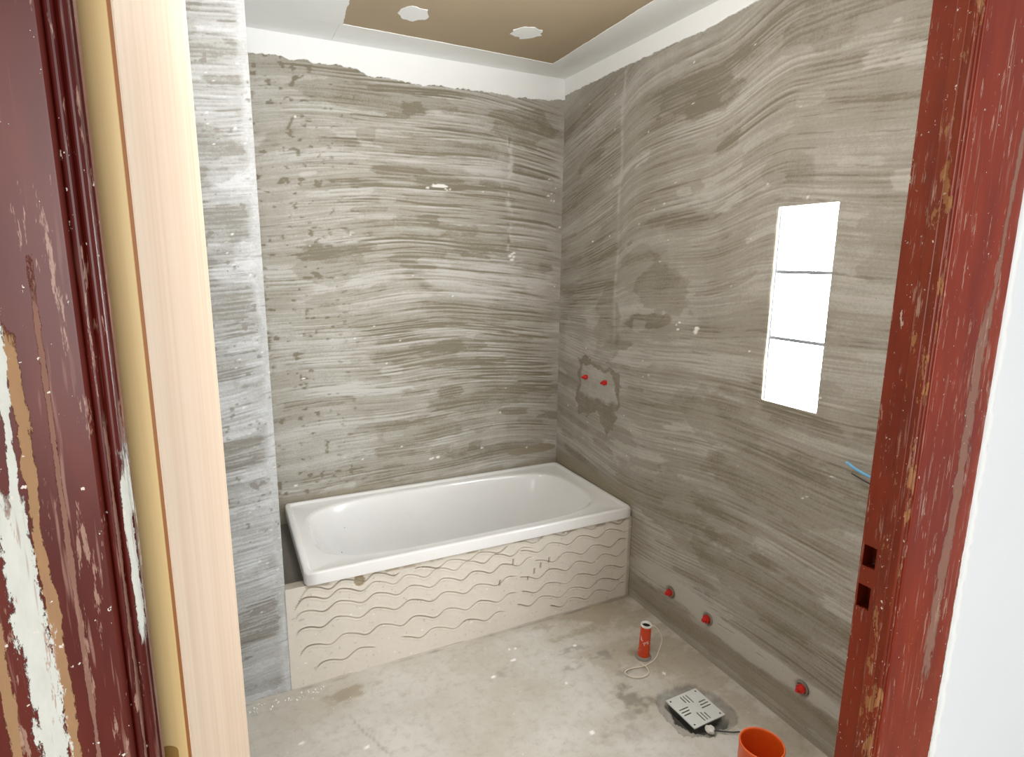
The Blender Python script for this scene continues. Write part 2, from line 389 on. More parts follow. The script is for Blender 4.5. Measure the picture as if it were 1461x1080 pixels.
# scratched seam and rough left margin
seam = np.exp(-((b.U+.298-.008*np.sin(b.V*23))/.014)**2)*ss(1.5, 1.6, b.V)*(1-ss(2.08, 2.16, b.V))
seam *= ss(.35, .6, fbm(b.U*20, b.V*18, 44)); b.T += seam*(.25+1.4*(vn(b.U*90, b.V*40, 2)-.5)); b.H += seam*.003*(vn(b.U*70, b.V*40, 8)-.3)
mg = 1-ss(-1.455, -1.415, b.U+.05*(vn(b.U*9, b.V*14, 3)-.5)); pits = mg*ss(.52, .72, fbm(b.U*60, b.V*60, 6, 3))
b.T -= .9*pits; b.H -= .004*pits
pit2 = ss(.70, .78, fbm(b.U*38, b.V*52, 16, 3))*(1-ss(-1.25, -.9, b.U)); b.T -= .6*pit2; b.H -= .0025*pit2
for (cu, cv, ln, sl) in ((-1.27, 2.22, .05, 1.2), (-1.29, 2.06, .06, 1.3), (-1.34, 1.83, .03, .9)):
    d = np.abs((b.V-cv)-sl*(b.U-cu)*1.6); mk = np.exp(-(d/.012)**2)*(1-ss(ln*.4, ln*.5, np.abs(b.V-cv))); b.T -= mk*.7; b.H -= mk*.003
# damp strip above the rim and stains
dm = (1-ss(.445, .475, b.V+.04*(fbm(b.U*9, b.V*9, 12)-.5)))*ss(.3, .5, fbm(b.U*6, b.V*6, 14)); b.W = np.maximum(b.W, .75*dm)
st = b.blob(-.16, .525, .14, .022, .5); b.W = np.maximum(b.W, .95*st)
b.specks(34, (-1.4, 0, .5, 2.28)); b.K = np.maximum(b.K, b.blob(-.652, 1.852, .034, .007, .5, 45)); b.specks(3, (-.63, -.60, 1.835, 1.845), (.003, .005)); b.specks(7, (-.10, -.03, 1.80, 1.98), (.003, .006))
b.specks(5, (-.30, -.27, 1.52, 1.58), (.004, .007)); b.specks(4, (-.72, -.68, .545, .552), (.004, .006))
P = np.stack([b.U, -b.H, b.V], -1)
wb = obj('wall_back', grid_mesh('wall_back', P, b.attrs(), None, [(LX-.12, .15, .006, .14, 0, HC+.12)]), 'plaster_back')
tag(wb, 'grey combed cement plaster wall behind the bathtub', 'wall', kind='structure')

# ------------------------------------------------------------------ right wall (u = -y, v = z)
def flow_r(u, v):
    up = ss(1.0, 1.75, v)
    A = np.where(u < .50, .30*(u-.50), .085*(1-np.exp(-np.clip(u-.50, 0, 9)/.10))+.02*(u-.5))
    C = .085*ss(1.02, 1.36, u)-.11*np.clip(u-1.36, 0, 9)
    lowf = -.025*np.sin(u*2.6-.3)*(1-up)+.012*np.sin(u*5+v*3)*(1-up)
    return up*(A+C)+lowf+.02*(vn(u*1.9, v*2.3, 21)-.5)*2
us = axis_coords([(0, -WY1, .007), (-WY1, -WY0, .007), (-WY0, -FY+.06, .008)]); vs = axis_coords([(0, WZ0, .0036), (WZ0, WZ1, .0034), (WZ1, HC, .0034)])
g = Relief(us, vs, 7); g.base(flow_r, 1.2, 18); g.patches(130, 0, 2.0, .15, 2.3)
g.combs(60, flow_r, 0, .50, 1.1, 2.3, (.2, .5), (3, 8), (.006, .014))
g.combs(90, flow_r, .49, 1.9, 1.0, 2.33, (.3, .9), (2, 8), (.006, .015), (.3, .8))
g.combs(14, flow_r, .50, 1.9, 1.5, 2.3, (.4, .9), (1, 3), (.02, .05), (.9, 1.6), (.0035, .0055))
g.combs(90, flow_r, 0, 2.0, .15, 1.1, (.3, 1.0), (2, 7), (.008, .02), (.25, .7))
for (cu, cv, ru, rv, tn) in ((.80, 1.42, .16, .12, .20), (.45, 1.25, .10, .18, .22), (1.35, 1.80, .10, .05, .28), (.95, 2.12, .22, .08, .18), (1.75, 1.55, .12, .10, .35), (1.5, .80, .35, .10, .25),
                             (.9, .55, .30, .12, .28), (1.4, .42, .35, .10, .22), (1.15, .95, .2, .1, .3), (1.3, .08, .7, .05, .25), (1.6, 2.2, .4, .1, .22)):
    g.smear(g.blob(cu, cv, ru, rv, .5), tn, .6)
for (cu, cv, ru, rv, tn) in ((1.06, 1.745, .10, .055, .78), (.25, 1.15, .22, .12, .80), (1.35, .165, .45, .035, 1.0), (.95, .20, .2, .03, .95), (.55, .62, .30, .07, .62), (1.10, .18, .35, .035, .85), (1.62, .17, .25, .03, .8), (.78, .16, .15, .04, .8), (.62, 1.62, .12, .06, .66), (1.62, 1.30, .16, .22, .62), (1.24, 1.35, .10, .3, .58)):
    g.smear(g.blob(cu, cv, ru, rv, .45, 7, .25), tn, .7)
seam = np.exp(-((g.U-.49-.006*np.sin(g.V*17))/.010)**2)*ss(1.05, 1.2, g.V); g.T += seam*.35*(.3+vn(g.U*40, g.V*30, 2)); g.H += seam*.0012
# repair patch around the two upper water outlets
pu = np.array([.195, .30, .40, .47, .54, .56, .555, .52, .50, .47, .43, .36, .30, .22, .185, .20]); pv = np.array([1.055, 1.055, 1.035, 1.03, 1.0, .93, .87, .80, .74, .715, .735, .80, .755, .75, .82, .93])
def inside(X, Y, px, py):
    c = np.zeros(X.shape, bool); j = len(px)-1
    for i in range(len(px)):
        c ^= ((py[i] > Y) != (py[j] > Y)) & (X < (px[j]-px[i])*(Y-py[i])/(py[j]-py[i]+1e-12)+px[i]); j = i
    return c
wu = g.U+.03*(fbm(g.U*24, g.V*24, 31)-.5)*2; wv = g.V+.03*(fbm(g.U*24, g.V*24, 37)-.5)*2
ins = inside(wu, wv, pu, pv).astype(float)
inn = inside((wu-.37)*1.22+.37, (wv-.90)*1.22+.90, pu, pv).astype(float)
g.T = g.T*(1-ins)+ins*(.17+.25*(fbm(g.U*20, g.V*20, 41)-.5)); g.H = g.H*(1-ins)-.0022*ins
pale = inn*ss(.855, .885, wv); g.T = g.T*(1-pale)+pale*(.74+.3*(fbm(g.U*16, g.V*16, 43)-.5)); g.H += .0012*pale
# warm stain strip over the tub, warmer tone along the floor and corner
dm = (1-ss(.46, .53, g.V+.07*(fbm(g.U*9, g.V*9, 12)-.5)))*ss(.40, .44, g.V)*(1-ss(.66, .74, g.U)); g.W = np.maximum(g.W, 1.0*dm)
dl = (1-ss(.08, .16, g.V+.06*(fbm(g.U*5, g.V*5, 19)-.5))); g.W = np.maximum(g.W, .35*dl)
dc = (1-ss(.66, .82, g.U))*(1-ss(.3, .42, g.V)); g.W = np.maximum(g.W, .45*dc)
for cu in (.968, 1.182, 1.604):
    d = np.hypot(g.U-cu, g.V-.163); ring = 1-ss(.020, .032, d); g.T = g.T*(1-ring)+.15*ring; g.H -= .004*ring
g.specks(60, (.1, 1.9, .1, 2.28), (.002, .004)); g.specks(4, (1.005, 1.02, 1.255, 1.28), (.006, .010)); g.specks(3, (.90, .92, 1.25, 1.30), (.003, .005))
P = np.stack([-g.H, -g.U, g.V], -1)
cu = (us[:-1]+us[1:])/2; cv = (vs[:-1]+vs[1:])/2
skip = ((cu > -WY1) & (cu < -WY0))[:, None] & ((cv > WZ0) & (cv < WZ1))[None]
wr = obj('wall_right', grid_mesh('wall_right', P, g.attrs(), skip,
    [(.006, .16, WY1, .14, 0, HC+.12), (.006, .16, FY-.06, WY0, 0, HC+.12), (.006, .16, WY0, WY1, 0, WZ0), (.006, .16, WY0, WY1, WZ1, HC+.12)]), 'plaster_right')
tag(wr, 'grey swept cement plaster wall with the glass block window', 'wall', kind='structure')

# ------------------------------------------------------------------ pier wall left of the tub
def flow_p(u, v): return .012*np.sin(u*9+1)+.012*(vn(u*3, v*3, 31)-.5)*2+.06*(u+1.6)
us = axis_coords([(LX, PX, .006)]); vs = axis_coords([(0, HC, .0032)])
p = Relief(us, vs, 13); p.base(flow_p, 2.2, 14); p.patches(70, -1.68, PX, .05, 2.35, (.03, .10), (.008, .03))
p.combs(150, flow_p, LX, PX-.015, .05, 2.35, (.1, .3), (3, 9), (.006, .014), (.4, 1.0))
for (cu, cv, ru, rv, tn) in ((-1.60, 2.10, .10, .04, .25), (-1.62, 1.86, .10, .05, .22), (-1.58, 1.62, .09, .05, .22), (-1.60, 1.36, .08, .05, .28), (-1.6, .9, .08, .04, .35), (-1.6, .3, .1, .06, .35)):
    p.smear(p.blob(cu, cv, ru, rv, .5), tn, .6)
for (cu, cv, ru, rv, tn) in ((-1.52, 1.52, .05, .06, .85), (-1.56, 1.47, .08, .03, .9), (-1.60, 1.05, .10, .08, .8), (-1.55, 1.75, .06, .05, .75), (-1.57, .62, .12, .12, .75), (-1.55, .15, .1, .1, .6)):
    p.smear(p.blob(cu, cv, ru, rv, .5, 9, .2), tn, .6)
ar = ss(PX-.035, PX-.012, p.U+.03*(fbm(p.U*9, p.V*9, 8)-.5)); p.T = p.T*(1-ar)+ar*(.72+.4*(fbm(p.U*30, p.V*12, 5)-.5)); p.H *= (1-ar)
p.specks(40, (-1.62, PX, 0, 2.3), (.0015, .003)); p.T -= .7*ss(.79, .85, fbm(p.U*55, p.V*55, 6, 2))
P = np.stack([p.U, PY-p.H, p.V], -1)
wl = obj('wall_pier', grid_mesh('wall_pier', P, p.attrs(), None, [(LX-.02, PX, PY+.004, .004, 0, HC+.02)]), 'plaster_pier')
tag(wl, 'light grey plastered pier between the open door and the bathtub', 'wall', kind='structure')
o = from_bm('wall_left', boxes((LX-.12, LX, FY-.06, PY+.02, 0, HC+.12)), 'raw'); tag(o, 'grey cement wall hidden behind the open door', 'wall', kind='structure')

# ------------------------------------------------------------------ floor with the broken hole round the drain
us = axis_coords([(LX-.05, -.45, .008), (-.45, -.05, .005), (-.05, .02, .01)]); vs = axis_coords([(FY-.06, -1.58, .012), (-1.58, -1.22, .005), (-1.22, -.60, .006)])
f = Relief(us, vs, 23); f.H = .003*(fbm(f.U*4, f.V*4, 3)-.5)+.0015*(fbm(f.U*22, f.V*22, 5)-.5)
hu = np.array([-.335, -.30, -.22, -.15, -.115, -.11, -.14, -.17, -.24, -.29, -.345, -.36]); hv = np.array([-1.30, -1.27, -1.255, -1.285, -1.35, -1.43, -1.485, -1.50, -1.50, -1.49, -1.46, -1.38])
wu = f.U+.012*(fbm(f.U*45, f.V*45, 31)-.5)*2; wv = f.V+.012*(fbm(f.U*45, f.V*45, 37)-.5)*2
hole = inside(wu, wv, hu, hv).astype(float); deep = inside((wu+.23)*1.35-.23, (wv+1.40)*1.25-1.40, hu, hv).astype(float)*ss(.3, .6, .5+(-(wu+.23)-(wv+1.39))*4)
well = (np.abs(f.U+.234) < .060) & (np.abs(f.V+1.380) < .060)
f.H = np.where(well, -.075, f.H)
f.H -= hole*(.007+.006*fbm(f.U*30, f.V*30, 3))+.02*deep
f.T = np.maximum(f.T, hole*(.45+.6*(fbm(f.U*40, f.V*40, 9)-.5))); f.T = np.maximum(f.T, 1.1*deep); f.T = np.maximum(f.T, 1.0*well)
for (cu, cv, ru, rv, am, wm) in ((-.43, -.92, .07, .012, .5, 0), (-.36, -.99, .07, .014, .6, 0), (-.33, -1.08, .03, .06, .5, 0), (-.50, -1.02, .03, .02, .5, 0), (-.40, -1.25, .07, .05, .7, .4), (-.34, -1.27, .04, .03, .6, .3), (-.75, -.93, .04, .03, .4, 0),
                             (-1.30, -.79, .07, .025, 0, .6), (-.20, -.76, .22, .08, 0, .55), (-.1, -1.1, .09, .5, 0, .4), (-.5, -1.35, .1, .05, .3, .2), (-.30, -1.02, .14, .08, 0, .35)):
    m = f.blob(cu, cv, ru, rv, .9, 16, .35); f.T = np.maximum(f.T, .65*am*m*ss(.35, .6, fbm(f.U*45, f.V*45, 2))); f.W = np.maximum(f.W, wm*m)
cr = np.exp(-((f.U+1.27-.05*np.sin(f.V*9)-.012*fbm(f.U*20, f.V*20, 2))/.004)**2)*(1-ss(-.93, -.88, f.V))*ss(-1.15, -1.1, f.V); f.T = np.maximum(f.T, .35*cr)
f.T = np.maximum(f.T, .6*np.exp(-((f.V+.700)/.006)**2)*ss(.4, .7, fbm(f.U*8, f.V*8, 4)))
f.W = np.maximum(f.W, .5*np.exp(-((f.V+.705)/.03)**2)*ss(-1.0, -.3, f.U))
f.specks(14, (-1.5, -.2, -1.4, -.72), (.004, .008))
P = np.stack([f.U, f.V, f.H], -1)
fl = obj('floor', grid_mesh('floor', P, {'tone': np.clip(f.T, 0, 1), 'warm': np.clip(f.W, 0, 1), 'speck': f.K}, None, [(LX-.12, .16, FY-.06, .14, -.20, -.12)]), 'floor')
tag(fl, 'dusty pale concrete bathroom floor with a broken hole round the drain', 'floor', kind='structure')
o = from_bm('floor_hall', boxes((-3.6, 1.4, -6.0, FY-.06, -.14, 0)), mat_plain('hall_concrete', (190, 184, 172), .9, 0, .3)); tag(o, 'plain concrete floor of the hall outside the doorway', 'floor', kind='structure')

# ------------------------------------------------------------------ ceiling: drywall, jointing compound, filled screw heads
ce = from_bm('ceiling', boxes((LX-.12, .16, FY-.06, .14, HC+.003, HC+.12)), 'drywall'); tag(ce, 'beige drywall ceiling with white filled joints', 'ceiling', kind='structure')
rnd = random.Random(5)
def ragged(pts, amp, stp=.02):
    out = []
    for (a, b_) in zip(pts, pts[1:]+pts[:1]):
        a = Vector(a); b_ = Vector(b_); n = max(1, int((b_-a).length/stp))
        for i in range(n):
            q = a.lerp(b_, i/n); out.append((q.x+rnd.uniform(-amp, amp), q.y+rnd.uniform(-amp, amp)))
    return out
def slab(pts, fn, t):
    # extrude outline; fn(u, v, h) -> position
    bm = bmesh.new(); A = [bm.verts.new(fn(u, v, 0)) for u, v in pts]; B = [bm.verts.new(fn(u, v, t)) for u, v in pts]
    n = len(pts); bm.faces.new(A); bm.faces.new(B[::-1])
    for i in range(n): bm.faces.new((A[i], A[(i+1) % n], B[(i+1) % n], B[i]))
    bmesh.ops.triangulate(bm, faces=[q for q in bm.faces if len(q.verts) > 4])
    return bm
cf = lambda u, v, h: (u, v, HC+.0035-h*1.0)
def band(inner, outer, amp, fn, t):    # strip between a ragged line and a straight one
    pts = []
    for a, b_ in zip(inner, inner[1:]):
        n = max(2, int(math.dist(a, b_)/.012)); ph = rnd.uniform(0, 9)
        for i in range(n):
            s = i/n; w_ = amp*(math.sin(s*n*.37+ph)*.5+rnd.uniform(-1, 1)*.6)
            pts.append((a[0]+(b_[0]-a[0])*s+w_*.5, a[1]+(b_[1]-a[1])*s+w_*.5))
    pts.append(inner[-1]); return slab(pts+outer[::-1], fn, t)
from_bm('joint_compound', band([(-1.115, -.203), (-.60, -.19), (-.168, -.172)], [(-1.115, .004), (-.168, .004)], .003, cf, .0035), 'compound', ce)
from_bm('joint_compound', band([(-1.106, -.202), (-1.125, -.44), (-1.15, FY+.02)], [(PX-.03, -.202), (PX-.03, FY+.02)], .006, cf, .0034), 'compound', ce)
from_bm('joint_compound', slab([(-1.116, -.204), (-1.116, .004), (PX-.03, .004), (PX-.03, -.204)], cf, .0036), 'compound', ce)
from_bm('joint_compound', band([(-.168, -.171), (-.197, -.919), (-.23, FY+.02)], [(.004, -.171), (.004, FY+.02)], .004, cf, .0034), 'compound', ce)
from_bm('joint_compound', slab([(-.169, -.172), (-.169, .004), (.004, .004), (.004, -.172)], cf, .0036), 'compound', ce)
def patch(cx, cy, r):
    pts = [(cx+r*1.05*math.cos(a)*(1+rnd.uniform(-.16, .16)), cy+r*1.15*math.sin(a)*(1+rnd.uniform(-.2, .16))) for a in [2*math.pi*i/26 for i in range(26)]]
    return slab(pts, cf, .003)
for (cx, cy) in ((-.893, -.42), (-.447, -.45), (-.893, -.87), (-.447, -.90), (-.893, -1.32), (-.447, -1.35)):
    from_bm('screw_filler', patch(cx, cy, .056), 'compound', ce)

# white plaster cornice bands with ragged lower edge
def rag_line(a, b_, z, key, amp):
    n = int(abs(b_-a)/.006); out = []; v = 0
    for i in range(n+1):
        u = a+(b_-a)*i/n; zz = np.interp(u if b_ > a else -u, [k[0] if b_ > a else -k[0] for k in key], [k[1] for k in key])
        v = .72*v+rnd.uniform(-1, 1)*amp; out.append((u, float(zz)+v))
    return out
bk = rag_line(PX-.01, 0, 0, [(-1.48, 2.306), (-1.30, 2.303), (-1.21, 2.300), (-1.10, 2.303), (-1.02, 2.299), (-.97, 2.280), (-.85, 2.283), (-.74, 2.270), (-.6, 2.280), (-.4, 2.283), (-.2, 2.277), (-.08, 2.290), (0, 2.297)], .0035)
def strip_band(line, top, fn, t):
    bm = bmesh.new(); rows = [[bm.verts.new(fn(u, z, h)) for z, h in ((top, 0), (top, t), (z_, t), (z_-.0012, t*.55), (z_, 0))] for u, z_ in line]
    for a_, b_ in zip(rows, rows[1:]):
        for k_ in range(4): bm.faces.new((a_[k_], a_[k_+1], b_[k_+1], b_[k_]))
    bm.faces.new(rows[0]); bm.faces.new(rows[-1][::-1])
    return bm
c1 = from_bm('trim_back', strip_band(bk, HC, lambda u, v, h: (u, -h+.004, v), .0085), 'compound'); tag(c1, 'white plaster band with ragged lower edge along the top of the back wall', 'trim', kind='structure')
rk = rag_line(0, 2.29, 0, [(0, 2.318), (.4, 2.322), (.75, 2.321), (.95, 2.318), (1.2, 2.331), (2.3, 2.33)], .0022)
c2 = from_bm('trim_right', strip_band(rk, HC, lambda u, v, h: (-h+.004, -u, v), .0085), 'compound'); tag(c2, 'white plaster band along the top of the right wall', 'trim', kind='structure')

# ------------------------------------------------------------------ glass block window
wn = empty('window_1', (.03, (WY0+WY1)/2, WZ0)); tag(wn, 'narrow window of three stacked glass blocks glowing with daylight', 'window', kind='structure')
zs = [(WZ0+.004, 1.271), (1.283, 1.483), (1.495, WZ1-.004)]
for (a, b_) in zs:
    o = from_bm('glass_block', boxes((.016, .09, WY0+.004, WY1-.006, a, b_)), 'glass', wn, bevel=.006)
from_bm('mortar_joint', boxes((.013, .09, WY0+.0005, WY1-.0005, 1.2715, 1.2825)), 'mortar', wn)
from_bm('mortar_joint', boxes((.013, .09, WY0+.0005, WY1-.0005, 1.4835, 1.4945)), 'mortar', wn)
from_bm('mortar_joint', boxes((.014, .09, WY1-.0055, WY1-.0004, WZ0+.0005, WZ1-.0005)), 'mortar', wn)
from_bm('mortar_joint', boxes((.014, .09, WY0+.0004, WY0+.0035, WZ0+.0005, WZ1-.0005)), 'mortar', wn)

# ------------------------------------------------------------------ bathtub
tub = empty('bathtub', (-.70, -.345, .05)); tag(tub, 'white enamelled bathtub built in behind the plastered apron', 'bathtub')
def rrect(x0, x1, y0, y1, r, z, n=8):
    out = []
    for cx, cy, a0 in ((x1-r, y1-r, 0), (x0+r, y1-r, 90), (x0+r, y0+r, 180), (x1-r, y0+r, 270)):
        for i in range(n+1):
            a = math.radians(a0+90*i/n); out.append((cx+r*math.cos(a), cy+r*math.sin(a), z))
    return out
def sup(x0, x1, y0, y1, e, z, n=96):
    cx, cy, rx, ry = (x0+x1)/2, (y0+y1)/2, (x1-x0)/2, (y1-y0)/2; out = []
    for i in range(n):
        a = 2*math.pi*i/n; c, s_ = math.cos(a), math.sin(a)
        out.append((cx+rx*math.copysign(abs(c)**(2/e), c), cy+ry*math.copysign(abs(s_)**(2/e), s_), z))
    return out
def rs(loop, n=96):       # resample a closed loop by angle about its centre
    P_ = np.array(loop); c = (P_.min(0)+P_.max(0))/2; hw = (P_.max(0)-P_.min(0))/2; an = np.arctan2((P_[:, 1]-c[1])/hw[1], (P_[:, 0]-c[0])/hw[0]); o_ = np.argsort(an); an = an[o_]; P_ = P_[o_]
    an = np.concatenate([an[-1:]-2*np.pi, an, an[:1]+2*np.pi]); P_ = np.vstack([P_[-1:], P_, P_[:1]])
    t = np.linspace(-np.pi, np.pi, n, endpoint=False)
    return [tuple(np.interp(q, an, P_[:, k]) for k in range(3)) for q in t]
def skin(name, loops, mat, parent, cap_end=False):
    bm = bmesh.new(); rings = [[bm.verts.new(p_) for p_ in rs(L, 160)] for L in loops]
    for a, b_ in zip(rings, rings[1:]):
        for j in range(160): bm.faces.new((a[j], a[(j+1) % 160], b_[(j+1) % 160], b_[j]))
    if cap_end: bm.faces.new(rings[-1])
    return from_bm(name, bm, mat, parent, smooth=True)
X0, X1, Y0, Y1 = -1.412, -.006, -.699, -.006
def R_(i, z, r): return rrect(X0+i, X1-i, Y0+i, Y1-i, max(.004, r-i*.5), z)
rim_loops = [R_(.012, TZ-.046, .022), R_(.001, TZ-.046, .022), R_(0, TZ-.045, .022), R_(0, TZ-.044, .022), R_(0, TZ-.006, .022), R_(.0015, TZ-.0015, .022), R_(.006, TZ, .022), R_(.018, TZ, .022), R_(.021, TZ-.0015, .022), R_(.024, TZ-.007, .022), R_(.028, TZ-.009, .022)]
IX0, IX1, IY0, IY1 = -1.350, -.080, -.634, -.055
def I_(i, z, e=3.4, le=0, re_=0): return sup(IX0+i+le, IX1-i-re_, IY0+i, IY1-i, e, z)
rim_loops += [I_(-.006, TZ-.0095, 4.2), I_(0, TZ-.0105, 4.1), I_(.006, TZ-.015, 4.0)]
skin('rim', rim_loops, 'enamel', tub)
bas = [I_(.006, TZ-.015, 4.0), I_(.010, TZ-.022, 3.9), I_(.016, TZ-.05, 3.8, .01, .004), I_(.026, TZ-.12, 3.6, .03, .01), I_(.038, TZ-.20, 3.3, .06, .02), I_(.055, TZ-.28, 3.2, .09, .03), I_(.08, TZ-.325, 3.0, .12, .04), I_(.115, TZ-.348, 2.8, .15, .06), I_(.16, TZ-.357, 2.6, .2, .1), I_(.22, TZ-.36, 2.4, .3, .2), I_(.27, TZ-.361, 2.2, .4, .4)]
skin('basin', bas, 'enamel', tub, True)
drain = bmesh.new(); lathe(drain, [(0, .004), (.018, .004), (.026, .002), (.030, 0), (0, 0)], Matrix.Translation((-.30, -.345, TZ-.3575)), 20); from_bm('drain', drain, 'steel', tub, smooth=True)

# ------------------------------------------------------------------ tub apron with combed wavy grooves (u = x, v = z)
us = axis_coords([(PX, -.003, .004)]); vs = axis_coords([(0, .392, .0015)])
a = Relief(us, vs, 29); a.H = .003*(fbm(a.U*5, a.V*5, 3)-.5)+.0012*(fbm(a.U*30, a.V*30, 6)-.5)
rg = np.random.default_rng(4)
def wave_line(u0, u1, z0, per, am, ph, strength, drift=0.0, dead=None):
    uc = np.linspace(u0, u1, 240); t = (uc-u0)/(u1-u0)
    q = 2*np.pi*(uc-u0)/per+ph+.5*np.sin(uc*4+z0*30)
    vc = z0+am*(np.sin(q)+.18*np.sin(2*q+.6))+drift*(uc-u0)+.005*np.sin(uc*5+z0*9)
    vc -= .035*np.exp(-(uc-u0)/.025)*(1 if u0 < -1.3 else 0)
    A = strength*(.55+.9*vn(uc*13, np.full_like(uc, z0*50), 3))*ss(0, .02, t)*(1-ss(.96, 1, t))*(1+.9*np.exp(-(uc-u0)/.06)+.6*np.exp(-(u1-uc)/.05))
    if dead: A = A*(1-ss(dead[0]-.02, dead[0], uc)*(1-ss(dead[1], dead[1]+.02, uc)))
    i0, i1 = np.searchsorted(a.us, [u0, u1]); i = np.arange(i0, i1); c = np.interp(a.us[i], uc, vc); AA = np.interp(a.us[i], uc, A)
    J = np.searchsorted(a.vs, c)[:, None]+np.arange(-8, 9)[None]; ok = (J >= 0) & (J < len(a.vs)); J = np.clip(J, 0, len(a.vs)-1)
    d = a.vs[J]-c[:, None]; sg = .0020+.0006*AA[:, None]; gq = np.exp(-(d/sg)**2); lp = np.exp(-((d-.0055)/.0035)**2)+np.exp(-((d+.0055)/.0035)**2)
    I = np.repeat(i[:, None], J.shape[1], 1)
    np.add.at(a.H, (I[ok], J[ok]), ((-.0045*gq+.0013*lp)*np.minimum(AA, 1.2)[:, None])[ok]); np.add.at(a.T, (I[ok], J[ok]), (gq*np.minimum(AA, 1.3)[:, None]*.70)[ok])
for k, (z0, uu) in enumerate(((.372, -1.10), (.336, -.50), (.287, -.53), (.226, -.55), (.150, -.58), (.077, -.62))):
    wave_line((-1.44, -1.458, -1.458, -1.456, -1.448, -1.395)[k], uu+rg.uniform(-.03, .03), z0, .122+.004*k, .0125, -.5+.2*k, .85, .004, (-1.17, -1.08) if k == 5 else None)
wave_line(-1.02, -.62, .362, .13, .010, 0, .8, .01)
for k, (z0, uu) in enumerate(((.372, -.60), (.327, -.57), (.268, -.50), (.212, -.57), (.152, -.56), (.098, -.58), (.052, -.42))):
    wave_line(uu, -.022, z0, .138+.006*(k % 3), .0135, .3+.35*k, .8, .012)
for (cu, cv, l_) in ((-.60, .30, .03), (-.50, .235, .03), (-.47, .255, .03), (-.43, .27, .03), (-.66, .22, .03), (-.53, .21, .02)):
    m = np.exp(-((a.U-cu-.1*(a.V-cv))/.003)**2)*(1-ss(l_*.35, l_*.5, np.abs(a.V-cv))); a.T += .9*m; a.H -= .004*m
m = a.blob(-1.225, .366, .016, .02, .3); a.W = np.maximum(a.W, .9*m); a.H -= .006*m
m = (1-ss(.007, .012, np.abs(a.V-.395+.016*fbm(a.U*14, a.V*9, 3))))*ss(.45, .6, fbm(a.U*16, a.V*4, 7)); a.W = np.maximum(a.W, .6*m)
a.W = np.maximum(a.W, .55*ss(-.024, -.012, a.U)*ss(.3, .6, fbm(a.U*9, a.V*12, 5)+.2)); a.T += .5*(1-ss(0, .007, a.V+.006*(fbm(a.U*9, a.V*9, 2)-.5)))*ss(.35, .6, fbm(a.U*7, a.V*3, 8))
a.T += .3*ss(.80, .86, fbm(a.U*90, a.V*90, 4, 2))
a.specks(40, (-1.46, 0, 0, .39), (.0015, .004))
P = np.stack([a.U, PY-.002-a.H, a.V], -1)
ap = obj('tub_apron', grid_mesh('tub_apron', P, {'tone': np.clip(a.T, 0, 1), 'warm': np.clip(a.W, 0, 1), 'speck': a.K}, None, [(PX+.002, -.003, PY+.006, PY+.045, 0, .388)]), 'apron')
from_bm('gap_fill', boxes((PX+.001, X0+.035, PY+.046, -.002, 0, .335)), 'raw', wl)  # block added so the gap beside the tub is less black
tag(ap, 'cream plastered apron below the bathtub with wavy combed grooves', 'tub apron')

# ------------------------------------------------------------------ door wall, hall side
HALLY = CY+.386
wf = from_bm('wall_front', boxes((-.80, 1.4, HALLY, FY-.004, 0, 2.7), (-3.6, -1.735, HALLY, FY-.004, 0, 2.7), (-1.735, -.80, HALLY, FY-.004, 2.12, 2.7)), 'whitewall')
tag(wf, 'white painted hall wall beside the right door jamb', 'wall', kind='structure')

# ------------------------------------------------------------------ door frame
WHT, BEI, GRY, GLD = (226, 226, 216), (176, 136, 98), (150, 108, 92), (176, 124, 78)
M['red_l_casing'] = mat_redpaint('old_red_paint_hinge_casing', (106, 38, 26), (84, 24, 17), [(CX-.0905, .0030, .9, 1.47, BEI, -.008, .9), (CX-.1035, .0075, .9, 1.385, WHT, .0, .9), (CX-.1025, .0022, 1.37, 1.53, WHT, .03, 1.0), (CX-.0825, .0013, 1.1, 1.50, GRY, 0, 1.0), (CX-.119, .003, .9, 1.32, BEI, 0, .8)], .70)
M['red_l'] = mat_redpaint('old_red_paint_hinge_jamb', (98, 28, 18), (72, 16, 12), [(CX-.0545, .0016, 1.30, 1.40, WHT, .004, 1.2), (CX-.060, .0007, 1.05, 1.42, GRY, 0, .9)], .725)
M['red_r'] = mat_redpaint('old_red_paint_latch_jamb', (142, 46, 12), (120, 34, 9), [], .665)
M['red_r_stop'] = mat_redpaint('old_red_paint_latch_stop', (128, 44, 14), (106, 32, 11), [], .575, chipcol=(156, 106, 66))
M['red_r_casing'] = mat_redpaint('old_red_paint_latch_casing', (138, 43, 10), (118, 32, 8), [(CX+.776, .010, 1.0, 1.46, GRY, .02, .8), (CX+.788, .004, 1.42, 1.78, GRY, .05, 1.0), (CX+.815, .0025, .6, 1.9, WHT, .01, 1.0)], .715, .685)
frm = empty('trim_1', (CX+.75, CY+.40, 0)); tag(frm, 'chipped orange-red door jamb with two strike holes, at the right edge', 'door jamb', kind='structure')
fl_ = empty('trim_2', (CX-.10, CY+.40, 0)); tag(fl_, 'peeling dark red door jamb at the left edge, beside the door leaf', 'door jamb', kind='structure')
frh = empty('trim_3', (CX+.30, CY+.40, 2.04)); tag(frh, 'red door head joining both jambs above the picture', 'door head', kind='structure')
HD = 2.045
def cells(bm, x0, x1, ys, zs, holes):
    for i in range(len(ys)-1):
        for j in range(len(zs)-1):
            yc, zc = (ys[i]+ys[i+1])/2, (zs[j]+zs[j+1])/2
            if any(h[0] < yc < h[1] and h[2] < zc < h[3] for h in holes): continue
            bbox(bm, x0, x1, ys[i], ys[i+1], zs[j], zs[j+1])
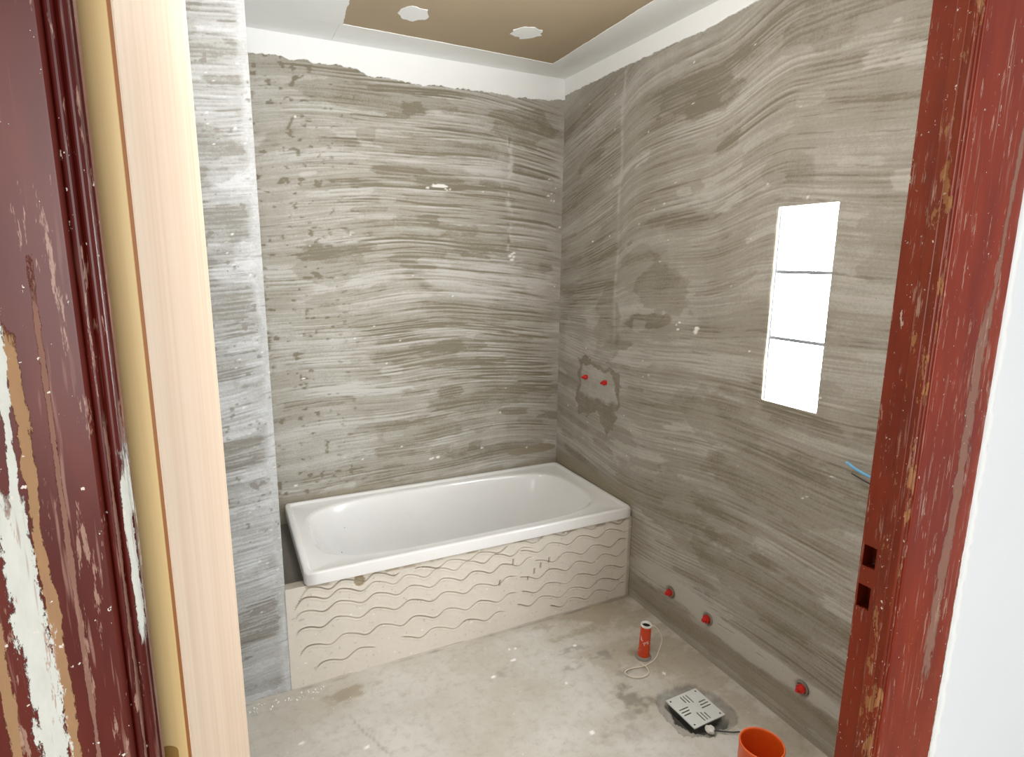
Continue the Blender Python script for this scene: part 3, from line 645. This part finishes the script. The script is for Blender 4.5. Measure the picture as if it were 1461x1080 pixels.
hl = [(CY+.4105, CY+.4265, 1.1445, 1.1725), (CY+.4115, CY+.4275, 1.0885, 1.1195)]
bm = bmesh.new()
ys = sorted({CY+.386, CY+.430}|{h[i] for h in hl for i in (0, 1)}); zs_ = sorted({0, HD}|{h[i] for h in hl for i in (2, 3)})
cells(bm, CX+.700, CX+.703, ys, zs_, hl); bbox(bm, CX+.722, CX+.81, CY+.386, CY+.430, 0, HD)
bbox(bm, CX+.703, CX+.722, CY+.428, CY+.430, 0, HD); bbox(bm, CX+.703, CX+.722, CY+.386, CY+.409, 0, HD)
bbox(bm, CX+.703, CX+.722, CY+.409, CY+.428, 0, 1.085); bbox(bm, CX+.703, CX+.722, CY+.409, CY+.428, 1.176, HD); bbox(bm, CX+.703, CX+.722, CY+.409, CY+.428, 1.123, 1.141)
from_bm('rebate_board', bm, 'red_r', frm)
def extrude(prof, z0, z1):
    bm = bmesh.new(); A = [bm.verts.new((x, y, z0)) for x, y in prof]; B = [bm.verts.new((x, y, z1)) for x, y in prof]; n = len(prof)
    bm.faces.new(A[::-1]); bm.faces.new(B)
    for i in range(n): bm.faces.new((A[i], A[(i+1) % n], B[(i+1) % n], B[i]))
    return bm
def side(sx, x, y): return (CX+sx*x if sx > 0 else CX-x, CY+y)
def round_pts(cx, cy, r, a0, a1, n=6): return [(cx+r*math.cos(math.radians(a0+(a1-a0)*i/n)), cy+r*math.sin(math.radians(a0+(a1-a0)*i/n))) for i in range(n+1)]
# right stop, bead and casing (x measured from the camera axis into the jamb)
def jamb(sx, xs, root, m_stop, m_cas, width):
    def W(pts): return [side(sx, x, y) for x, y in pts]
    st = [(xs+.035, .3975), (xs+.0015, .3975), (xs, .396), (xs, .386), (xs+.0025, .3845), (xs+.0025, .3825), (xs+.035, .3825)]
    from_bm('door_stop', extrude(W(st), 0, HD), m_stop, root)
    bd = [(xs+.030, .388), (xs+.001, .388)]+round_pts(xs+.0035, .3795, .0027, 180, 300)+[(xs+.0062, .3790)]+round_pts(xs+.0088, .3785, .0024, 180, 320)+[(xs+.012, .3795), (xs+.030, .3795)]
    from_bm('bead', extrude(W(bd), 0, HD), m_stop, root, bevel=0)
    cs = [(xs+.0115, .3875), (xs+.0115, .378)]+round_pts(xs+.0145, .378, .003, 180, 270)+[(xs+width-.004, .375)]+round_pts(xs+width-.004, .379, .004, 270, 360)+[(xs+width, .3875)]
    from_bm('casing_board', extrude(W(cs), 0, HD+.10), m_cas, root)
jamb(1, .685, frm, 'red_r_stop', 'red_r_casing', .137)
jamb(-1, .0530, fl_, 'red_l', 'red_l_casing', .137)
from_bm('rebate_board', boxes((CX-.16, CX-.082, CY+.386, CY+.430, 0, HD)), 'red_l', fl_)
from_bm('head_board', boxes((CX-.16, CX+.81, CY+.386, CY+.430, HD, HD+.06)), 'red_r', frh)
from_bm('casing_board', boxes((CX-.19, CX+.822, CY+.375, CY+.3855, HD+.10, HD+.17)), 'red_r', frh)
# lumpy white filler between casing and wall
bm = bmesh.new(); rows = []
for i in range(180):
    z = .3+i*.0095; e = rnd.uniform(-.0012, .0012)
    rows.append([bm.verts.new((CX+x, CY+y, z)) for x, y in ((.8185+e, .3785), (.820+e, .3735+e), (.829, .3725+e*1.5), (.838+e*1.5, .3770+e), (.848+e*2, .3865))])
for r1, r2 in zip(rows, rows[1:]):
    for j in range(4): bm.faces.new((r1[j], r1[j+1], r2[j+1], r2[j]))
from_bm('edge_filler', bm, 'compound', frm, smooth=True)

# ------------------------------------------------------------------ door leaf
ddir = math.atan2(.0415-.0115, .71)       # opened slightly less than square
dr = empty('door_1', (CX-.0415, CY+.4335, .012)); dr.rotation_euler = (0, 0, -ddir); dr.matrix_world = Matrix.Translation((CX-.0415, CY+.4335, .012)) @ Matrix.Rotation(-ddir, 4, 'Z')
tag(dr, 'open door leaf with pale wood face and yellow pine edge', 'door', kind='structure')
def dpart(name, bs, mat, bevel=0):
    bm = boxes(*bs); bm.transform(dr.matrix_world); 
    o = from_bm(name, bm, mat, dr, bevel=bevel); return o
dpart('door_edge', [(-.0345, -.0022, 0, .03, 0, 2.02)], 'pine', .0006)
dpart('door_core', [(-.0345, -.0022, .03, .715, 0, 2.02)], 'pine')
dpart('veneer_edge', [(-.0022, -.0006, .0008, .70, 0, 2.02)], 'brown')
dpart('face_panel', [(-.0006, .0006, .0022, .716, 0, 2.02)], 'veneer', .0003)
dpart('face_panel', [(-.0375, -.0345, .0005, .716, 0, 2.02)], 'veneer', .0003)
# brass plate let into the edge, rounded top
bm = bmesh.new(); pz = 1.174-.012; pr = .0085; cxp = -.0165
pts = [(cxp-pr, pz-.12)]+[(cxp-pr*math.cos(math.radians(t)), pz-pr*.75+pr*.75*math.sin(math.radians(t))) for t in range(0, 181, 15)]+[(cxp+pr, pz-.12)]
A = [bm.verts.new((x, -.0006, z)) for x, z in pts]; B = [bm.verts.new((x, .002, z)) for x, z in pts]; n = len(pts)
bm.faces.new(A); bm.faces.new(B[::-1])
for i in range(n): bm.faces.new((A[i], A[(i+1) % n], B[(i+1) % n], B[i]))
bm.transform(dr.matrix_world); bp = from_bm('brass_plate', bm, 'brass', dr); bp['label'] = 'aged brass plate let into the door edge'
bm = bmesh.new(); lathe(bm, [(0, .0004), (.0012, .0008), (.0030, .0012), (.0034, 0), (0, 0)], dr.matrix_world @ Matrix.Translation((cxp, -.0006, pz-.014)) @ Matrix.Rotation(math.radians(90), 4, 'X'), 14)
from_bm('screw', bm, 'brass', bp, smooth=True)

# ------------------------------------------------------------------ water outlets with red plugs
def plug(y, z, r, label, ring):
    t = empty('pipe_plug', (0, y, z)); tag(t, label, 'pipe plug', 'red plugs on the water outlets in the right wall')
    mw = Matrix.Translation((.006, y, z)) @ Matrix.Rotation(math.radians(-90), 4, 'Y')
    bm = bmesh.new()
    lathe(bm, [(0, .030), (r*.55, .030), (r*.62, .024), (r*.66, .020), (r*.94, .020), (r, .016), (r, .004), (r*.9, .002), (0, 0)], mw, 18); from_bm('cap', bm, 'red_plastic', t, smooth=False)
    bm = bmesh.new(); bbox(bm, -.0305, -.024, y-r*.3, y+r*.3, z-r*.3, z+r*.3); from_bm('square_grip', bm, 'red_plastic', t, bevel=.001)
    if ring:
        bm = bmesh.new(); lathe(bm, [(r*1.08, .004), (r*1.45, .004), (r*1.50, .008), (r*1.42, .011), (r*1.10, .010)], mw, 18, True); from_bm('socket_ring', bm, 'raw', t, smooth=True)
    return t
plug(-.278, .957, .012, 'small red pipe plug in the mortar patch, nearer the corner', False)
plug(-.441, .958, .012, 'small red pipe plug in the mortar patch, farther from the corner', False)
plug(-.968, .162, .0145, 'red pipe plug low on the right wall, nearest the bathtub', True)
plug(-1.182, .165, .0160, 'red pipe plug low on the right wall, middle of the three', True)
plug(-1.604, .163, .0150, 'red pipe plug low on the right wall, nearest the door jamb', True)

# ------------------------------------------------------------------ floor pipes
pp = empty('drain_pipe', (-.219, -1.079, 0)); tag(pp, 'thin orange pipe stub smeared with plaster, standing on the floor', 'pipe')
mw = Matrix.Translation((-.219, -1.079, -.01)) @ Matrix.Rotation(math.radians(2.0), 4, 'Y')
bm = bmesh.new(); lathe(bm, [(.0235, 0), (.0235, .03), (.0215, .07), (.0205, .135), (.0205, .150), (.0175, .150)], mw, 24); from_bm('tube', bm, 'orange_smear', pp, smooth=True)
bm = bmesh.new(); lathe(bm, [(.0208, .143), (.0214, .146), (.0214, .151), (.0200, .1525), (.0172, .151), (.0172, .143)], mw, 24); from_bm('plaster_rim', bm, 'chunk', pp, smooth=True)
bm = bmesh.new(); lathe(bm, [(.0175, .1495), (.0172, .05), (0, .05)], mw, 24); from_bm('bore', bm, 'black', pp, smooth=True)  # black colour stands in for the shade inside the pipe
bm = bmesh.new(); lathe(bm, [(.0235, .004), (.031, .008), (.030, .014), (.0236, .020)], mw, 24); from_bm('plaster_collar', bm, 'raw', pp, smooth=True)
bm = bmesh.new()
tube(bm, smooth_path([(-.1935, -1.088, .128), (-.186, -1.091, .132), (-.166, -1.098, .110), (-.152, -1.102, .070), (-.160, -1.100, .030), (-.180, -1.108, .006), (-.215, -1.122, .004), (-.262, -1.128, .004), (-.318, -1.118, .004), (-.345, -1.130, .004), (-.335, -1.160, .005), (-.300, -1.178, .006), (-.266, -1.170, .007), (-.255, -1.140, .009), (-.265, -1.118, .012)], 8), .0022, 6)
sg_ = from_bm('string', bm, 'string', None, smooth=True); tag(sg_, 'pale string looping from the thin orange pipe onto the floor', 'string')
bp_ = (-.392, -1.780)
wp = empty('waste_pipe', (*bp_, 0)); tag(wp, 'wide orange toilet waste pipe open at the top, by the right jamb', 'pipe')
mw = Matrix.Translation((*bp_, -.01)) @ Matrix.Rotation(math.radians(0), 4, 'Y')
bm = bmesh.new(); lathe(bm, [(.0525, 0), (.0525, .16), (.054, .18), (.0565, .19), (.0565, .200)], mw, 40); from_bm('tube', bm, 'orange', wp, smooth=True)
bm = bmesh.new(); lathe(bm, [(.0565, .198), (.0575, .205), (.0575, .258), (.0585, .262), (.0575, .266), (.0545, .266), (.0535, .26), (.0535, .205), (.0480, .17), (.0480, .02), (.0, .02)], mw, 40); from_bm('socket', bm, 'orange', wp, smooth=True)

# ------------------------------------------------------------------ floor drain cover
dc_ = empty('drain_cover', (-.234, -1.380, .004)); dc_.rotation_euler = (0, 0, math.radians(1.5)); dc_.matrix_world = Matrix.Translation((-.234, -1.380, .0065)) @ Matrix.Rotation(math.radians(1.5), 4, 'Z') @ Matrix.Rotation(math.radians(1.0), 4, 'X')
tag(dc_, 'square grey metal drain cover with slots, lying over the broken hole', 'drain cover')
N = 56; stp = .140/N; msk = np.zeros((N, N), bool)
def slot(cx, cy, lx, ly):
    for i in range(N):
        for j in range(N):
            x, y = (i+.5)*stp-.07, (j+.5)*stp-.07
            if abs(x-cx) < lx/2 and abs(y-cy) < ly/2: msk[i, j] = True
for s_ in (1, -1):
    for k, L in enumerate((.028, .036, .040)):
        slot((k-1)*.0125*s_, s_*(.043-.002*(k-1)), .007, L)      # groups on the far and near sides run along y
        slot(s_*(.043-.002*(k-1)), -(k-1)*.0125*s_, L, .007)     # groups on the left and right sides run along x
bm = bmesh.new(); VT, VB = {}, {}
def gv(D, i, j, z):
    if (i, j) not in D: D[(i, j)] = bm.verts.new((i*stp-.07, j*stp-.07, z))
    return D[(i, j)]
for i in range(N):
    for j in range(N):
        if msk[i, j]: continue
        c4 = [(i, j), (i+1, j), (i+1, j+1), (i, j+1)]
        bm.faces.new([gv(VT, *c, .0) for c in c4]); bm.faces.new([gv(VB, *c, -.004) for c in c4[::-1]])
        for (di, dj, e0, e1) in ((-1, 0, 3, 0), (1, 0, 1, 2), (0, -1, 0, 1), (0, 1, 2, 3)):
            a_, b_ = i+di, j+dj
            if not (0 <= a_ < N and 0 <= b_ < N) or msk[a_, b_]:
                bm.faces.new((gv(VT, *c4[e1], 0), gv(VT, *c4[e0], 0), gv(VB, *c4[e0], -.004), gv(VB, *c4[e1], -.004)))
bm.transform(dc_.matrix_world); from_bm('plate', bm, 'steel', dc_)
for sx in (-1, 1):
    for sy in (-1, 1):
        bm = bmesh.new(); lathe(bm, [(0, .0006), (.0028, .0009), (.0036, .0002), (.0036, -.001), (0, -.001)], dc_.matrix_world @ Matrix.Translation((sx*.058, sy*.058, 0)), 12); from_bm('screw', bm, 'screw', dc_, smooth=True)
# plaster lump and the twig-like wire beside the cover
def lump(c, r, sq=(1, 1, .7), seed=0):
    bm = bmesh.new(); bmesh.ops.create_icosphere(bm, subdivisions=2, radius=r); q = random.Random(seed)
    for v in bm.verts: v.co = Vector((v.co.x*sq[0], v.co.y*sq[1], v.co.z*sq[2]))*q.uniform(.78, 1.12)+Vector(c)
    return bm
o = from_bm('plaster_lump', lump((-.258, -1.477, .004), .017, (.9, 1.1, .7), 3), 'chunk'); tag(o, 'white lump of plaster at the near edge of the drain cover', 'plaster lump')
bm = bmesh.new(); tube(bm, smooth_path([(-.250, -1.487, .006), (-.225, -1.505, .007), (-.20, -1.517, .005), (-.178, -1.527, .006)], 6), .0022, 6)
o = from_bm('wire_offcut', bm, 'black', None, smooth=True); tag(o, 'short dark wire offcut on the floor beside the white plaster lump', 'wire')
# wires at the wall box beside the jamb
bm = bmesh.new(); tube(bm, smooth_path([(.003, -1.86, .935), (-.020, -1.84, .940), (-.032, -1.78, .938), (-.030, -1.72, .945), (-.024, -1.675, .957)], 6), .0042, 8)
o = from_bm('blue_wire', bm, 'blue', None, smooth=True); tag(o, 'pale blue electric wire sticking out of the right wall', 'wire')
bm = bmesh.new(); tube(bm, smooth_path([(.003, -1.86, .915), (-.018, -1.83, .915), (-.022, -1.76, .915), (-.018, -1.69, .928)], 6), .0018, 6)
o = from_bm('dark_wire', bm, 'black', None, smooth=True); tag(o, 'thin dark electric wire just below the blue one', 'wire')

# ------------------------------------------------------------------ crumbs of plaster on the floor
bm = bmesh.new(); q = random.Random(8)
def crumb(x, y, r):
    if (-.34 < x < -.13 and -1.53 < y < -1.27) or math.hypot(x+.219, y+1.079) < .05: return
    vs_ = [bm.verts.new((x+r*q.uniform(.6, 1.2)*math.cos(t+q.uniform(-.3, .3)), y+r*q.uniform(.6, 1.2)*math.sin(t), .0015)) for t in (0, 1.6, 3.1, 4.7)]
    tp = bm.verts.new((x+q.uniform(-.3, .3)*r, y+q.uniform(-.3, .3)*r, .0015+r*q.uniform(.5, 1.0)))
    bm.faces.new(vs_[::-1])
    for i in range(4): bm.faces.new((vs_[i], vs_[(i+1) % 4], tp))
for _ in range(45): crumb(-1.47+q.uniform(-.16, .10), -.715-abs(q.gauss(0, .02)), q.uniform(.002, .007))
for _ in range(60): crumb(q.uniform(-1.45, -.15), -.72-abs(q.gauss(0, .28)), q.uniform(.0012, .0038))
for _ in range(40): crumb(-.02-abs(q.gauss(0, .03)), q.uniform(-1.7, -.75), q.uniform(.0012, .003))
o = from_bm('plaster_crumbs', bm, 'chunk'); tag(o, 'scattered white plaster crumbs on the concrete floor', 'rubble', kind='stuff')

# ------------------------------------------------------------------ added fill globe, unseen above the frame, brightens the bathroom
LP = (-1.10, -1.42)
lm = empty('fill_globe', (*LP, HC)); tag(lm, 'added globe light above the view, brightening the bathroom', 'fill light')
bm = bmesh.new(); lathe(bm, [(0, 0), (.055, 0), (.060, -.006), (.060, -.022), (.050, -.030), (.030, -.034), (0, -.034)], Matrix.Translation((*LP, HC+.003)), 28); from_bm('base', bm, 'chunk', lm, smooth=True)
k = NT('fill_globe_glow', .3); k.b.inputs['Emission Color'].default_value = (1, .99, .98, 1); k.b.inputs['Emission Strength'].default_value = FILL_GLOW; k.out(k.mix(k.noise(8), (.9, .9, .88, 1), (.86, .86, .84, 1)))
bm = bmesh.new(); lathe(bm, [(.029, -.030)]+[(.085*math.sin(t), -.140+.085*math.cos(t)) for t in [.35+i*(math.pi-.35)/14 for i in range(14)]]+[(0, -.225)], Matrix.Translation((*LP, HC+.003)), 32); from_bm('globe', bm, k.m, lm, smooth=True)
